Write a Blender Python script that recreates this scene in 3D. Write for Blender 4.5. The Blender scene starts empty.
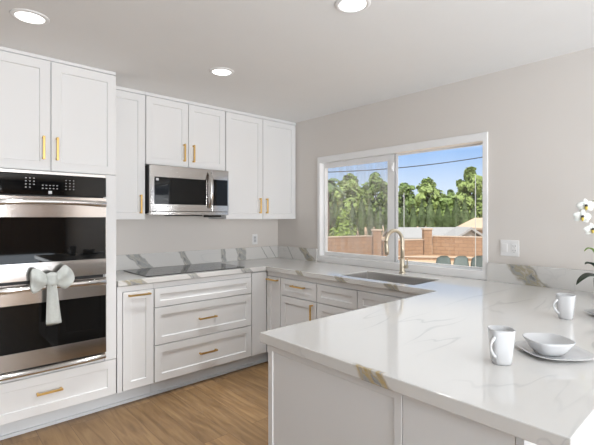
import bpy, bmesh, math, random
from mathutils import Vector, Matrix, noise
random.seed(7)
PI = math.pi
SC = bpy.context.scene
COL = SC.collection

# ------------------------------------------------------------------ camera
ANG = math.atan2(455, 412)            # heading of the view, measured from +X
cam_data = bpy.data.cameras.new('camera')
cam_data.sensor_width = 36.0
cam_data.lens = 412.0 / 594.0 * 36.0
cam_data.shift_y = -5.0 / 594.0
cam_data.clip_start = 0.02
cam_data.clip_end = 300
cam = bpy.data.objects.new('camera', cam_data)
cam.location = (0, 0, 1.39)
cam.rotation_euler = (PI / 2, 0, ANG - PI / 2)
COL.objects.link(cam)
SC.camera = cam

# ------------------------------------------------------------------ view, sky, sun, fill lamps
SC.view_settings.view_transform = 'Standard'
SC.view_settings.look = 'None'
SC.view_settings.gamma = 1.0
SC.view_settings.use_curve_mapping = False
SC.view_settings.exposure = 0.08

world = bpy.data.worlds.new('sky')
SC.world = world
world.use_nodes = True
wn = world.node_tree.nodes
wl = world.node_tree.links
wn.clear()
w_out = wn.new('ShaderNodeOutputWorld')
w_bg = wn.new('ShaderNodeBackground')
w_tc = wn.new('ShaderNodeTexCoord')
w_sep = wn.new('ShaderNodeSeparateXYZ')
w_ramp = wn.new('ShaderNodeValToRGB')
w_ramp.color_ramp.elements[0].position = 0.0
w_ramp.color_ramp.elements[0].color = (0.78, 0.88, 1.0, 1)
w_ramp.color_ramp.elements[1].position = 0.5
w_ramp.color_ramp.elements[1].color = (1.6, 1.6, 1.6, 1)
for q_, c_ in ((0.07, (0.66, 0.80, 0.99, 1)), (0.15, (0.36, 0.58, 0.95, 1)), (0.20, (1.10, 1.13, 1.16, 1))):
    e = w_ramp.color_ramp.elements.new(q_)
    e.color = c_
w_bg.inputs['Strength'].default_value = 1.0
wl.new(w_tc.outputs['Generated'], w_sep.inputs[0])
wl.new(w_sep.outputs['Z'], w_ramp.inputs['Fac'])
wl.new(w_ramp.outputs['Color'], w_bg.inputs['Color'])
wl.new(w_bg.outputs[0], w_out.inputs[0])


def lamp(name, kind, loc, direction, energy, color=(1, 1, 1), **kw):
    d = bpy.data.lights.new(name, kind)
    d.energy = energy
    d.color = color
    for k, v in kw.items():
        setattr(d, k, v)
    o = bpy.data.objects.new(name, d)
    o.location = loc
    o.rotation_euler = Vector(direction).to_track_quat('-Z', 'Y').to_euler()
    COL.objects.link(o)
    return o


lamp('sun', 'SUN', (-5, -6, 12), (0.62, 0.45, -0.80), 3.3, (1.0, 0.95, 0.87), angle=0.01)
# added fill lamp before the closed front wall, lighting the oven wall
lamp('fill_front', 'AREA', (0.30, -7.6, 1.15), (0.05, 1, 0), 490, (0.95, 0.975, 1.0), shape='RECTANGLE', size=2.5, size_y=2.1)
# added up-facing fill lamp behind the camera, brightening the ceiling
lamp('bounce_fill', 'AREA', (0.3, -2.6, 0.6), (0.0, 0.0, 1), 218, (0.79, 0.895, 1.0), shape='RECTANGLE', size=3.6, size_y=3.4)


# ------------------------------------------------------------------ helpers
def tag(o, label=None, cat=None, group=None, kind=None):
    if label: o['label'] = label
    if cat: o['category'] = cat
    if group: o['group'] = group
    if kind: o['kind'] = kind
    return o


def thing(name, label, cat, loc=(0, 0, 0), rz=0, group=None):
    o = bpy.data.objects.new(name, None)
    o.empty_display_size = 0.05
    o.location = loc
    o.rotation_euler = (0, 0, rz)
    COL.objects.link(o)
    return tag(o, label, cat, group)


def obj(name, bm, mat, parent=None, smooth=False, bevel=0, seg=2, recalc=True):
    if recalc:
        bmesh.ops.recalc_face_normals(bm, faces=bm.faces)
    me = bpy.data.meshes.new(name)
    bm.to_mesh(me)
    bm.free()
    if mat is not None:
        for m in (mat if isinstance(mat, (list, tuple)) else [mat]):
            me.materials.append(m)
    if smooth:
        for p in me.polygons: p.use_smooth = True
    o = bpy.data.objects.new(name, me)
    COL.objects.link(o)
    if parent is not None: o.parent = parent
    if bevel:
        md = o.modifiers.new('bevel', 'BEVEL')
        md.width = bevel
        md.segments = seg
        md.limit_method = 'ANGLE'
        md.angle_limit = math.radians(40)
        md.harden_normals = False
    return o


def auto_smooth(o, ang=35):
    me = o.data
    for p in me.polygons: p.use_smooth = True
    bm = bmesh.new(); bm.from_mesh(me)
    for ed in bm.edges:
        if len(ed.link_faces) == 2 and ed.calc_face_angle(0) > math.radians(ang):
            ed.smooth = False
    bm.to_mesh(me); bm.free()
    return o


def box(bm, x0, x1, y0, y1, z0, z1, m=0):
    v = [bm.verts.new(c) for c in ((x0, y0, z0), (x1, y0, z0), (x1, y1, z0), (x0, y1, z0),
                                   (x0, y0, z1), (x1, y0, z1), (x1, y1, z1), (x0, y1, z1))]
    for f in ((0, 3, 2, 1), (4, 5, 6, 7), (0, 1, 5, 4), (1, 2, 6, 5), (2, 3, 7, 6), (3, 0, 4, 7)):
        bm.faces.new([v[i] for i in f]).material_index = m
    return v


def boxes(*bs):
    bm = bmesh.new()
    for b in bs: box(bm, *b)
    return bm


def loft(bm, rings, cap=True, closed=False):
    vs = [[bm.verts.new(p) for p in r] for r in rings]
    n = len(vs[0])
    for a, b in zip(vs, vs[1:] + ([vs[0]] if closed else [])):
        for i in range(n):
            bm.faces.new((a[i], a[(i + 1) % n], b[(i + 1) % n], b[i]))
    if cap and not closed:
        bm.faces.new(vs[0][::-1]); bm.faces.new(vs[-1])
    return vs


def lathe(bm, prof, n=32, c=(0, 0, 0), fn=None, cap0=False, cap1=False):
    rings = []
    for r, z in prof:
        rg = []
        for i in range(n):
            a = 2 * PI * i / n
            k = fn(a) if fn else 1.0
            rg.append((c[0] + r * k * math.cos(a), c[1] + r * k * math.sin(a), c[2] + z))
        rings.append(rg)
    vs = loft(bm, rings, cap=False)
    if cap0: bm.faces.new(vs[0][::-1])
    if cap1: bm.faces.new(vs[-1])


def tube(bm, pts, rad, n=10, cap=True):
    pts = [Vector(p) for p in pts]
    rs = rad if isinstance(rad, (list, tuple)) else [rad] * len(pts)
    t0 = (pts[1] - pts[0]).normalized()
    up = Vector((0, 0, 1)) if abs(t0.z) < 0.9 else Vector((1, 0, 0))
    nrm = t0.cross(up).normalized()
    rings = []
    for i, p in enumerate(pts):
        t = (pts[min(i + 1, len(pts) - 1)] - pts[max(i - 1, 0)]).normalized()
        nrm = (nrm - t * nrm.dot(t)).normalized()
        b = t.cross(nrm)
        rings.append([p + (nrm * math.cos(2 * PI * k / n) + b * math.sin(2 * PI * k / n)) * rs[i] for k in range(n)])
    loft(bm, rings, cap)


def grid_slab(us, vs, inc, w0, w1, mp, bm=None):
    """cells (i,j) for which inc is true, extruded from w0 to w1; mp maps (u,v,w) to a point"""
    bm = bm or bmesh.new()
    cache = {}
    def V(i, j, w):
        k = (i, j, w)
        if k not in cache: cache[k] = bm.verts.new(mp(us[i], vs[j], w))
        return cache[k]
    ok = lambda i, j: 0 <= i < len(us) - 1 and 0 <= j < len(vs) - 1 and inc((us[i] + us[i + 1]) / 2, (vs[j] + vs[j + 1]) / 2)
    for i in range(len(us) - 1):
        for j in range(len(vs) - 1):
            if not ok(i, j): continue
            for w in (w0, w1):
                bm.faces.new([V(i, j, w), V(i + 1, j, w), V(i + 1, j + 1, w), V(i, j + 1, w)])
            for (di, dj, a, b) in ((0, -1, (i, j), (i + 1, j)), (1, 0, (i + 1, j), (i + 1, j + 1)),
                                   (0, 1, (i + 1, j + 1), (i, j + 1)), (-1, 0, (i, j + 1), (i, j))):
                if not ok(i + di, j + dj):
                    bm.faces.new([V(*a, w0), V(*b, w0), V(*b, w1), V(*a, w1)])
    return bm


# ------------------------------------------------------------------ materials
def base_mat(name):
    m = bpy.data.materials.new(name)
    m.use_nodes = True
    nt = m.node_tree
    return m, nt, nt.nodes['Principled BSDF']


def paint(name, col, rough=0.5, spec=0.5, var=0.03, scale=6, bump=0.0, bscale=200, metal=0, coat=0):
    m, nt, p = base_mat(name)
    tc = nt.nodes.new('ShaderNodeTexCoord')
    nz = nt.nodes.new('ShaderNodeTexNoise')
    nz.inputs['Scale'].default_value = scale
    nt.links.new(tc.outputs['Object'], nz.inputs['Vector'])
    mx = nt.nodes.new('ShaderNodeMix'); mx.data_type = 'RGBA'
    mx.inputs[6].default_value = (*[c * (1 - var) for c in col], 1)
    mx.inputs[7].default_value = (*[min(1, c * (1 + var)) for c in col], 1)
    nt.links.new(nz.outputs['Fac'], mx.inputs[0])
    nt.links.new(mx.outputs[2], p.inputs['Base Color'])
    p.inputs['Roughness'].default_value = rough
    p.inputs['Specular IOR Level'].default_value = spec
    p.inputs['Metallic'].default_value = metal
    p.inputs['Coat Weight'].default_value = coat
    if bump:
        n2 = nt.nodes.new('ShaderNodeTexNoise'); n2.inputs['Scale'].default_value = bscale
        nt.links.new(tc.outputs['Object'], n2.inputs['Vector'])
        bp = nt.nodes.new('ShaderNodeBump'); bp.inputs['Strength'].default_value = bump
        bp.inputs['Distance'].default_value = 0.002
        nt.links.new(n2.outputs['Fac'], bp.inputs['Height'])
        nt.links.new(bp.outputs[0], p.inputs['Normal'])
    return m


def steel(name, col=(0.66, 0.65, 0.64), rough=0.24, stretch=(2, 40, 160)):
    m, nt, p = base_mat(name)
    tc = nt.nodes.new('ShaderNodeTexCoord')
    mp = nt.nodes.new('ShaderNodeMapping'); mp.inputs['Scale'].default_value = stretch
    nz = nt.nodes.new('ShaderNodeTexNoise'); nz.inputs['Scale'].default_value = 4
    nt.links.new(tc.outputs['Object'], mp.inputs[0]); nt.links.new(mp.outputs[0], nz.inputs['Vector'])
    mr = nt.nodes.new('ShaderNodeMapRange')
    mr.inputs['To Min'].default_value = rough - 0.02; mr.inputs['To Max'].default_value = rough + 0.03
    nt.links.new(nz.outputs['Fac'], mr.inputs['Value']); nt.links.new(mr.outputs[0], p.inputs['Roughness'])
    p.inputs['Base Color'].default_value = (*col, 1)
    p.inputs['Metallic'].default_value = 1
    return m


def emit(name, col, s):
    m, nt, p = base_mat(name)
    p.inputs['Base Color'].default_value = (*col, 1)
    p.inputs['Emission Color'].default_value = (*col, 1)
    p.inputs['Emission Strength'].default_value = s
    return m


def glass(name, dust=0.0, tint=(1, 1, 1), refl=1.0):
    """thin pane: transparent with fresnel reflection and an optional film of dust"""
    m, nt, p = base_mat(name)
    nt.nodes.remove(p)
    out = nt.nodes['Material Output']
    tr = nt.nodes.new('ShaderNodeBsdfTransparent'); tr.inputs[0].default_value = (*tint, 1)
    gl = nt.nodes.new('ShaderNodeBsdfGlossy'); gl.inputs['Roughness'].default_value = 0.01
    lw = nt.nodes.new('ShaderNodeLayerWeight'); lw.inputs['Blend'].default_value = 0.5
    pw = nt.nodes.new('ShaderNodeMath'); pw.operation = 'POWER'; pw.inputs[1].default_value = 5.0
    mu = nt.nodes.new('ShaderNodeMath'); mu.operation = 'MULTIPLY_ADD'; mu.inputs[1].default_value = 0.9 * refl; mu.inputs[2].default_value = 0.035 * refl
    nt.links.new(lw.outputs['Facing'], pw.inputs[0]); nt.links.new(pw.outputs[0], mu.inputs[0])
    mx = nt.nodes.new('ShaderNodeMixShader')
    nt.links.new(mu.outputs[0], mx.inputs[0]); nt.links.new(tr.outputs[0], mx.inputs[1]); nt.links.new(gl.outputs[0], mx.inputs[2])
    last = mx
    if dust:
        df = nt.nodes.new('ShaderNodeBsdfDiffuse'); df.inputs[0].default_value = (0.8, 0.8, 0.8, 1)
        tl = nt.nodes.new('ShaderNodeBsdfTranslucent'); tl.inputs[0].default_value = (0.8, 0.8, 0.8, 1)
        ad = nt.nodes.new('ShaderNodeMixShader'); ad.inputs[0].default_value = 0.5
        nt.links.new(df.outputs[0], ad.inputs[1]); nt.links.new(tl.outputs[0], ad.inputs[2])
        tc = nt.nodes.new('ShaderNodeTexCoord')
        mp = nt.nodes.new('ShaderNodeMapping'); mp.inputs['Scale'].default_value = (1, 9, 1.5)
        nz = nt.nodes.new('ShaderNodeTexNoise'); nz.inputs['Scale'].default_value = 3
        nt.links.new(tc.outputs['Object'], mp.inputs[0]); nt.links.new(mp.outputs[0], nz.inputs['Vector'])
        mr = nt.nodes.new('ShaderNodeMapRange'); mr.inputs['From Min'].default_value = 0.35; mr.inputs['From Max'].default_value = 0.7
        mr.inputs['To Min'].default_value = dust * 0.5; mr.inputs['To Max'].default_value = dust * 1.6
        nt.links.new(nz.outputs['Fac'], mr.inputs['Value'])
        m2 = nt.nodes.new('ShaderNodeMixShader')
        nt.links.new(mr.outputs[0], m2.inputs[0]); nt.links.new(mx.outputs[0], m2.inputs[1]); nt.links.new(ad.outputs[0], m2.inputs[2])
        last = m2
    nt.links.new(last.outputs[0], out.inputs['Surface'])
    return m


def marble(name, bands=(), base=(0.72, 0.705, 0.68), rough=0.07, vein=0.36):
    """white quartz with thin drifting veins; bands = (axis, u0, slope, v0, width, gold, limits) are the thick grey-gold streaks"""
    m, nt, p = base_mat(name)
    N, L = nt.nodes, nt.links
    def math_(op, a, b=None, c=None):
        n = N.new('ShaderNodeMath'); n.operation = op
        for i, x in enumerate((a, b, c)):
            if x is None: continue
            if isinstance(x, (int, float)): n.inputs[i].default_value = x
            else: L.new(x, n.inputs[i])
        return n.outputs[0]
    def rng(v, a, b, c, d):
        n = N.new('ShaderNodeMapRange')
        L.new(v, n.inputs['Value'])
        for k, x in zip(('From Min', 'From Max', 'To Min', 'To Max'), (a, b, c, d)): n.inputs[k].default_value = x
        return n.outputs[0]
    def mixc(f, a, b):
        n = N.new('ShaderNodeMix'); n.data_type = 'RGBA'
        L.new(f, n.inputs[0])
        for i, x in ((6, a), (7, b)):
            if isinstance(x, tuple): n.inputs[i].default_value = (*x, 1)
            else: L.new(x, n.inputs[i])
        return n.outputs[2]
    tc = N.new('ShaderNodeTexCoord')
    sep = N.new('ShaderNodeSeparateXYZ'); L.new(tc.outputs['Object'], sep.inputs[0])
    # thin veins, drawn out along X
    mp = N.new('ShaderNodeMapping'); mp.inputs['Scale'].default_value = (0.42, 2.6, 2.0); mp.inputs['Rotation'].default_value = (0, 0, 0.70)
    L.new(tc.outputs['Object'], mp.inputs[0])
    n1 = N.new('ShaderNodeTexNoise'); n1.inputs['Scale'].default_value = 1.1; n1.inputs['Detail'].default_value = 3.5; n1.inputs['Distortion'].default_value = 0.25
    L.new(mp.outputs[0], n1.inputs['Vector'])
    d = math_('ABSOLUTE', math_('SUBTRACT', n1.outputs['Fac'], 0.5))
    v1 = rng(d, 0.0, 0.007, 1.0, 0.0)
    n2 = N.new('ShaderNodeTexNoise'); n2.inputs['Scale'].default_value = 2.3; n2.inputs['Detail'].default_value = 2
    L.new(tc.outputs['Object'], n2.inputs['Vector'])
    v1 = math_('MULTIPLY', v1, rng(n2.outputs['Fac'], 0.42, 0.62, 0.0, vein))
    soft = math_('MULTIPLY', rng(d, 0.0, 0.05, 0.16, 0.0), rng(n2.outputs['Fac'], 0.4, 0.7, 0.2, 1.0))
    col = mixc(soft, base, (0.60, 0.60, 0.60))
    col = mixc(v1, col, (0.36, 0.36, 0.36))
    if bands:
        nw = N.new('ShaderNodeTexNoise'); nw.inputs['Scale'].default_value = 9; nw.inputs['Detail'].default_value = 3
        L.new(tc.outputs['Object'], nw.inputs['Vector'])
        wob = math_('SUBTRACT', nw.outputs['Fac'], 0.5)
        for ax, u0, slope, v0, w, gold, ext in bands:
            u = sep.outputs[ax]
            sh = math_('MULTIPLY', math_('SUBTRACT', sep.outputs['Z'], v0), slope)
            q = math_('ADD', math_('SUBTRACT', math_('SUBTRACT', u, u0), sh), math_('MULTIPLY', wob, w * 0.9))
            mask = rng(math_('ABSOLUTE', q), w * 0.40, w * 0.52, 1.0, 0.0)
            if ext:                                  # patch stops inside the slab
                a2, e0, e1 = ext
                xx = math_('ADD', sep.outputs[a2], math_('MULTIPLY', wob, 0.05))
                mask = math_('MULTIPLY', mask, rng(xx, e1 - .006, e1 + .006, 1.0, 0.0))
                mask = math_('MULTIPLY', mask, rng(xx, e0 - .006, e0 + .006, 0.0, 1.0))
            # streaks running along the band
            mm = N.new('ShaderNodeCombineXYZ')
            L.new(math_('MULTIPLY', q, 1.0 / w * 2.2), mm.inputs[0]); L.new(math_('MULTIPLY', sep.outputs['Z'], 9.0), mm.inputs[1])
            ns = N.new('ShaderNodeTexNoise'); ns.inputs['Scale'].default_value = 2.2; ns.inputs['Detail'].default_value = 4; ns.inputs['Distortion'].default_value = 0.5
            L.new(mm.outputs[0], ns.inputs['Vector'])
            rp = N.new('ShaderNodeValToRGB')
            L.new(ns.outputs['Fac'], rp.inputs[0])
            el = rp.color_ramp.elements
            g = (0.50, 0.37, 0.17) if gold > 0.7 else ((0.43, 0.38, 0.27) if gold > 0.3 else (0.42, 0.42, 0.41))
            el[0].position = 0.30; el[0].color = (0.23, 0.23, 0.225, 1)
            el[1].position = 0.72; el[1].color = (0.66, 0.64, 0.60, 1)
            x = el.new(0.42); x.color = (0.40, 0.40, 0.385, 1)
            x = el.new(0.52); x.color = (*g, 1)
            x = el.new(0.60); x.color = (0.52, 0.49, 0.43, 1)
            col = mixc(mask, col, rp.outputs[0])
    L.new(col, p.inputs['Base Color'])
    p.inputs['Roughness'].default_value = rough
    p.inputs['Specular IOR Level'].default_value = 0.55
    return m


def wood_floor():
    m, nt, p = base_mat('oak_planks')
    N, L = nt.nodes, nt.links
    tc = N.new('ShaderNodeTexCoord')
    mp = N.new('ShaderNodeMapping'); mp.inputs['Rotation'].default_value = (0, 0, PI / 2); mp.inputs['Location'].default_value = (0.55, 1.3, 0)
    L.new(tc.outputs['Object'], mp.inputs[0])
    br = N.new('ShaderNodeTexBrick')
    br.inputs['Scale'].default_value = 1.0
    br.inputs['Brick Width'].default_value = 1.25; br.inputs['Row Height'].default_value = 0.184
    br.inputs['Mortar Size'].default_value = 0.0012; br.inputs['Mortar Smooth'].default_value = 0.2
    br.offset = 0.37
    br.inputs['Color1'].default_value = (0, 0, 0, 1); br.inputs['Color2'].default_value = (1, 1, 1, 1); br.inputs['Mortar'].default_value = (0.5, 0.5, 0.5, 1)
    L.new(mp.outputs[0], br.inputs['Vector'])
    mg = N.new('ShaderNodeMapping'); mg.inputs['Scale'].default_value = (11, 1.1, 1)
    L.new(tc.outputs['Object'], mg.inputs[0])
    # shift the grain plank by plank
    ad = N.new('ShaderNodeVectorMath'); ad.operation = 'ADD'
    sc = N.new('ShaderNodeVectorMath'); sc.operation = 'SCALE'; sc.inputs['Scale'].default_value = 7.0
    L.new(br.outputs['Color'], sc.inputs[0]); L.new(mg.outputs[0], ad.inputs[0]); L.new(sc.outputs[0], ad.inputs[1])
    nz = N.new('ShaderNodeTexNoise'); nz.inputs['Scale'].default_value = 2.4; nz.inputs['Detail'].default_value = 6; nz.inputs['Distortion'].default_value = 0.8
    L.new(ad.outputs[0], nz.inputs['Vector'])
    rp = N.new('ShaderNodeValToRGB')
    el = rp.color_ramp.elements
    el[0].position = 0.25; el[0].color = (0.150, 0.085, 0.035, 1)
    el[1].position = 0.75; el[1].color = (0.32, 0.205, 0.098, 1)
    x = el.new(0.48); x.color = (0.235, 0.14, 0.064, 1)
    L.new(nz.outputs['Fac'], rp.inputs[0])
    hs = N.new('ShaderNodeMix'); hs.data_type = 'RGBA'; hs.blend_type = 'MULTIPLY'; hs.inputs[0].default_value = 1
    r2 = N.new('ShaderNodeValToRGB'); r2.color_ramp.elements[0].color = (0.86, 0.84, 0.82, 1); r2.color_ramp.elements[1].color = (1.18, 1.16, 1.13, 1)
    L.new(br.outputs['Color'], r2.inputs[0]); L.new(rp.outputs[0], hs.inputs[6]); L.new(r2.outputs[0], hs.inputs[7])
    mo = N.new('ShaderNodeMix'); mo.data_type = 'RGBA'; mo.inputs[7].default_value = (0.10, 0.055, 0.03, 1)
    L.new(br.outputs['Fac'], mo.inputs[0]); L.new(hs.outputs[2], mo.inputs[6])
    L.new(mo.outputs[2], p.inputs['Base Color'])
    p.inputs['Roughness'].default_value = 0.42
    return m


def block_wall():
    m, nt, p = base_mat('slump_block')
    N, L = nt.nodes, nt.links
    tc = N.new('ShaderNodeTexCoord')
    br = N.new('ShaderNodeTexBrick')
    br.inputs['Scale'].default_value = 1.0
    br.inputs['Brick Width'].default_value = 0.40; br.inputs['Row Height'].default_value = 0.17; br.inputs['Mortar Size'].default_value = 0.018
    br.inputs['Color1'].default_value = (0.37, 0.24, 0.155, 1); br.inputs['Color2'].default_value = (0.32, 0.20, 0.125, 1); br.inputs['Mortar'].default_value = (0.27, 0.18, 0.12, 1)
    mp = N.new('ShaderNodeMapping'); mp.inputs['Rotation'].default_value = (PI / 2, 0, 0)
    L.new(tc.outputs['Object'], mp.inputs[0])
    L.new(mp.outputs[0], br.inputs['Vector']); L.new(br.outputs['Color'], p.inputs['Base Color'])
    p.inputs['Roughness'].default_value = 0.9
    return m


M = {}
M['wall'] = paint('wall_paint', (0.71, 0.668, 0.628), 0.75, 0.3, 0.01, 3, 0.05, 260)
M['wall_grey'] = paint('grey_wall_paint', (0.33, 0.33, 0.335), 0.75, 0.3, 0.01, 3)
M['ceiling'] = paint('ceiling_paint', (0.88, 0.875, 0.865), 0.85, 0.2, 0.012, 5, 0.25, 90)
M['cab'] = paint('white_cabinet_lacquer', (0.77, 0.765, 0.76), 0.5, 0.3, 0.006, 2)
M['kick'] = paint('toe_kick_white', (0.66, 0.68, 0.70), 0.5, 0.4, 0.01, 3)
M['gap'] = paint('cabinet_carcass_edge', (0.46, 0.46, 0.47), 0.7, 0.2, 0.01)
M['gold'] = paint('brushed_gold', (0.72, 0.47, 0.17), 0.28, 0.5, 0.04, 60, metal=1)
M['bronze'] = paint('champagne_bronze', (0.60, 0.535, 0.42), 0.40, 0.5, 0.03, 40, metal=1)
M['steel'] = steel('brushed_steel', (0.52, 0.495, 0.475), 0.12)
M['steel_sink'] = steel('satin_steel', (0.66, 0.645, 0.63), 0.40)
M['steel_bright'] = steel('polished_steel', (0.66, 0.64, 0.62), 0.17)
M['dark'] = paint('black_gap', (0.012, 0.012, 0.012), 0.5, 0.3)
M['blackglass'] = paint('black_oven_glass', (0.004, 0.004, 0.004), 0.03, 0.28, 0.02)
M['cooktop'] = paint('black_ceramic_glass', (0.012, 0.012, 0.013), 0.06, 0.9, 0.02)
M['mark'] = paint('grey_key_print', (0.55, 0.55, 0.56), 0.5)
M['ring'] = paint('grey_burner_print', (0.10, 0.10, 0.105), 0.2)
M['vinyl'] = paint('white_vinyl', (0.87, 0.865, 0.86), 0.35, 0.45, 0.01)
M['glass'] = glass('window_glass')
M['dusty'] = glass('dusty_window_glass', 0.10, (0.93, 0.93, 0.93))
M['plate'] = paint('white_outlet_plastic', (0.84, 0.83, 0.82), 0.35, 0.5, 0.005)
M['slot'] = paint('outlet_slot', (0.07, 0.07, 0.07), 0.5)
M['ceramic'] = paint('white_glazed_ceramic', (0.63, 0.63, 0.635), 0.10, 0.55, 0.006)
M['towel'] = paint('sage_terry_towel', (0.58, 0.60, 0.57), 0.95, 0.1, 0.10, 60, 0.8, 400)
M['lamp_on'] = emit('led_diffuser', (1.0, 0.985, 0.96), 3.0)
M['petal'] = paint('white_orchid_petal', (0.88, 0.89, 0.85), 0.6, 0.3, 0.03, 30)
M['lip'] = paint('yellow_orchid_lip', (0.72, 0.55, 0.10), 0.5, 0.3, 0.2, 60)
M['blot'] = paint('dark_orchid_column', (0.06, 0.045, 0.04), 0.5)
M['leaf'] = paint('dark_orchid_leaf', (0.016, 0.038, 0.018), 0.3, 0.5, 0.2, 12)
M['leaf2'] = paint('young_orchid_leaf', (0.20, 0.30, 0.07), 0.4, 0.5, 0.15, 12)
M['stem'] = paint('orchid_stem', (0.16, 0.20, 0.07), 0.5)
M['moss'] = paint('pot_moss', (0.09, 0.10, 0.05), 0.9, var=0.4, scale=60)
M['earth'] = paint('sandy_ground', (0.50, 0.37, 0.26), 0.95, 0.1, 0.18, 2.2)
M['block'] = block_wall()
M['cap'] = paint('pale_coping', (0.50, 0.41, 0.33), 0.9, 0.2, 0.06, 4)
M['roof'] = paint('grey_roofing', (0.33, 0.335, 0.34), 0.8, 0.2, 0.06, 3)
M['stucco'] = paint('white_stucco', (0.42, 0.415, 0.40), 0.9, 0.2, 0.04, 3)
M['tan'] = paint('tan_stucco', (0.55, 0.42, 0.31), 0.9, 0.2, 0.05, 3)
M['glazing'] = paint('dark_window_glazing', (0.05, 0.06, 0.08), 0.1)
M['bark'] = paint('bark', (0.14, 0.10, 0.07), 0.9, 0.1, 0.3, 8)
M['cyp'] = paint('cypress_foliage', (0.135, 0.19, 0.085), 0.75, 0.2, 0.5, 1.6)
M['tree'] = paint('leafy_foliage', (0.27, 0.36, 0.12), 0.65, 0.3, 0.5, 0.9)
M['tree2'] = paint('deep_foliage', (0.20, 0.29, 0.095), 0.65, 0.3, 0.5, 0.9)
M['palm'] = paint('palm_frond', (0.13, 0.19, 0.09), 0.6, 0.3, 0.3, 2)
M['bush'] = paint('bright_bush', (0.20, 0.29, 0.055), 0.65, 0.3, 0.4, 1.5)
M['shell'] = paint('grey_teal_plastic', (0.21, 0.275, 0.28), 0.5, 0.4, 0.03)
M['wire'] = paint('dark_cable', (0.03, 0.03, 0.035), 0.7)
M['pole'] = paint('pale_painted_pole', (0.42, 0.45, 0.45), 0.5)
M['drape'] = paint('blue_grey_drape', (0.20, 0.25, 0.29), 0.9, 0.1, 0.1, 20)
M['furn'] = paint('dark_furniture', (0.06, 0.045, 0.035), 0.5)
M['wood_dark'] = paint('dark_walnut', (0.20, 0.13, 0.085), 0.5, 0.4, 0.25, 5)
M['floor'] = wood_floor()

# ------------------------------------------------------------------ the setting
XB, YA, ZC = 3.06, 3.71, 2.44            # window wall, oven wall, ceiling
XL, YF = -4.0, -7.8                      # far sides of the room
XF, YB = 2.42, 3.10                      # cabinet fronts along the window wall / along the oven wall
ZT, TH = 0.93, 0.04                      # worktop


def struct(name, bm, mat, parent=None, **kw):
    o = obj(name, bm, mat, parent, **kw)
    if parent is None: o['kind'] = 'structure'
    return o


struct('floor', boxes((XL - .15, XB + .15, YF - .15, YA + .15, -0.10, 0.0)), M['floor'])
struct('ceiling', boxes((XL - .15, XB + .15, YF - .15, YA + .15, ZC, ZC + 0.12)), M['ceiling'])
struct('wall_back', boxes((XL, XB, YA, YA + .15, 0, ZC)), M['wall'])
struct('wall_left', boxes((XL - .15, XL, YF - .15, YA + .15, 0, ZC)), M['wall_grey'])
struct('wall_front', boxes((XL, XB, YF - .15, YF, 0, ZC)), M['wall_grey'])
WY0, WY1, WZ0, WZ1 = 1.297, 3.05, ZT + .001, 2.017        # kitchen window opening
DY0, DY1, DZ0, DZ1 = -1.10, 0.10, 0.55, 2.02              # second window, off frame
ys = [YF - .15, DY0, DY1, WY0, WY1, YA + .15]
zs = [0, DZ0, WZ0, WZ1, DZ1, ZC]
def wall_inc(y, z):
    if WY0 < y < WY1 and WZ0 < z < WZ1: return False
    if DY0 < y < DY1 and DZ0 < z < DZ1: return False
    return True
struct('wall_right', grid_slab(ys, zs, wall_inc, XB, XB + .15, lambda u, v, w: (w, u, v)), M['wall'])


def frame_bm(y0, y1, z0, z1, x0, x1, ws, wt, wb):
    """rectangular frame in a YZ plane"""
    return grid_slab([y0, y0 + ws, y1 - ws, y1], [z0, z0 + wb, z1 - wt, z1],
                     lambda u, v: not (y0 + ws < u < y1 - ws and z0 + wb < v < z1 - wt), x0, x1, lambda u, v, w: (w, u, v))


def empty_struct(name):
    o = bpy.data.objects.new(name, None)
    COL.objects.link(o)
    o['kind'] = 'structure'
    return o


WM = 2.150                                # meeting line of the two sashes
w1 = empty_struct('window_1')
obj('window_frame', frame_bm(WY0, WY1, WZ0, WZ1, XB - .012, XB + .11, .036, .062, .062), M['vinyl'], w1, bevel=.003)
SY_ = [WM - .012, WM + .062, WY1 - .062, WY1 - .036]
SZ_ = [WZ0 + .062, WZ0 + .104, WZ1 - .112, WZ1 - .062]
s = obj('sliding_sash', grid_slab(SY_, SZ_, lambda u, v: not (SY_[1] < u < SY_[2] and SZ_[1] < v < SZ_[2]), XB + .045, XB + .08, lambda u, v, w: (w, u, v)), M['vinyl'], w1, bevel=.003)
obj('window_glass', boxes((XB + .060, XB + .064, SY_[1], SY_[2], SZ_[1], SZ_[2])), M['dusty'], s)
obj('gasket', boxes((XB + .046, XB + .079, WM - .026, WM - .0125, SZ_[0], SZ_[3])), M['gap'], s)
fx = obj('fixed_sash', frame_bm(WY0 + .036, WM + .005, WZ0 + .062, WZ1 - .062, XB + .085, XB + .108, .016, .010, .016), M['vinyl'], w1, bevel=.002)
obj('window_glass', boxes((XB + .094, XB + .098, WY0 + .052, WM - .011, WZ0 + .078, WZ1 - .072)), M['glass'], fx)
obj('sash_latch', boxes((XB + .030, XB + .046, WM - .010, WM + .012, 1.80, 1.88), (XB + .018, XB + .032, WM - .006, WM + .006, 1.82, 1.85)), M['vinyl'], w1, bevel=.003)
obj('window_track', boxes((XB + .020, XB + .085, WY0 + .036, WM - .03, WZ0 + .062, WZ0 + .066)), M['kick'], w1)
w2 = empty_struct('window_2')
obj('window_frame', frame_bm(DY0, DY1, DZ0, DZ1, XB - .012, XB + .11, .05, .05, .05), M['vinyl'], w2, bevel=.003)
obj('window_glass', boxes((XB + .06, XB + .064, DY0 + .05, DY1 - .05, DZ0 + .05, DZ1 - .05)), M['glass'], w2)


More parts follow.
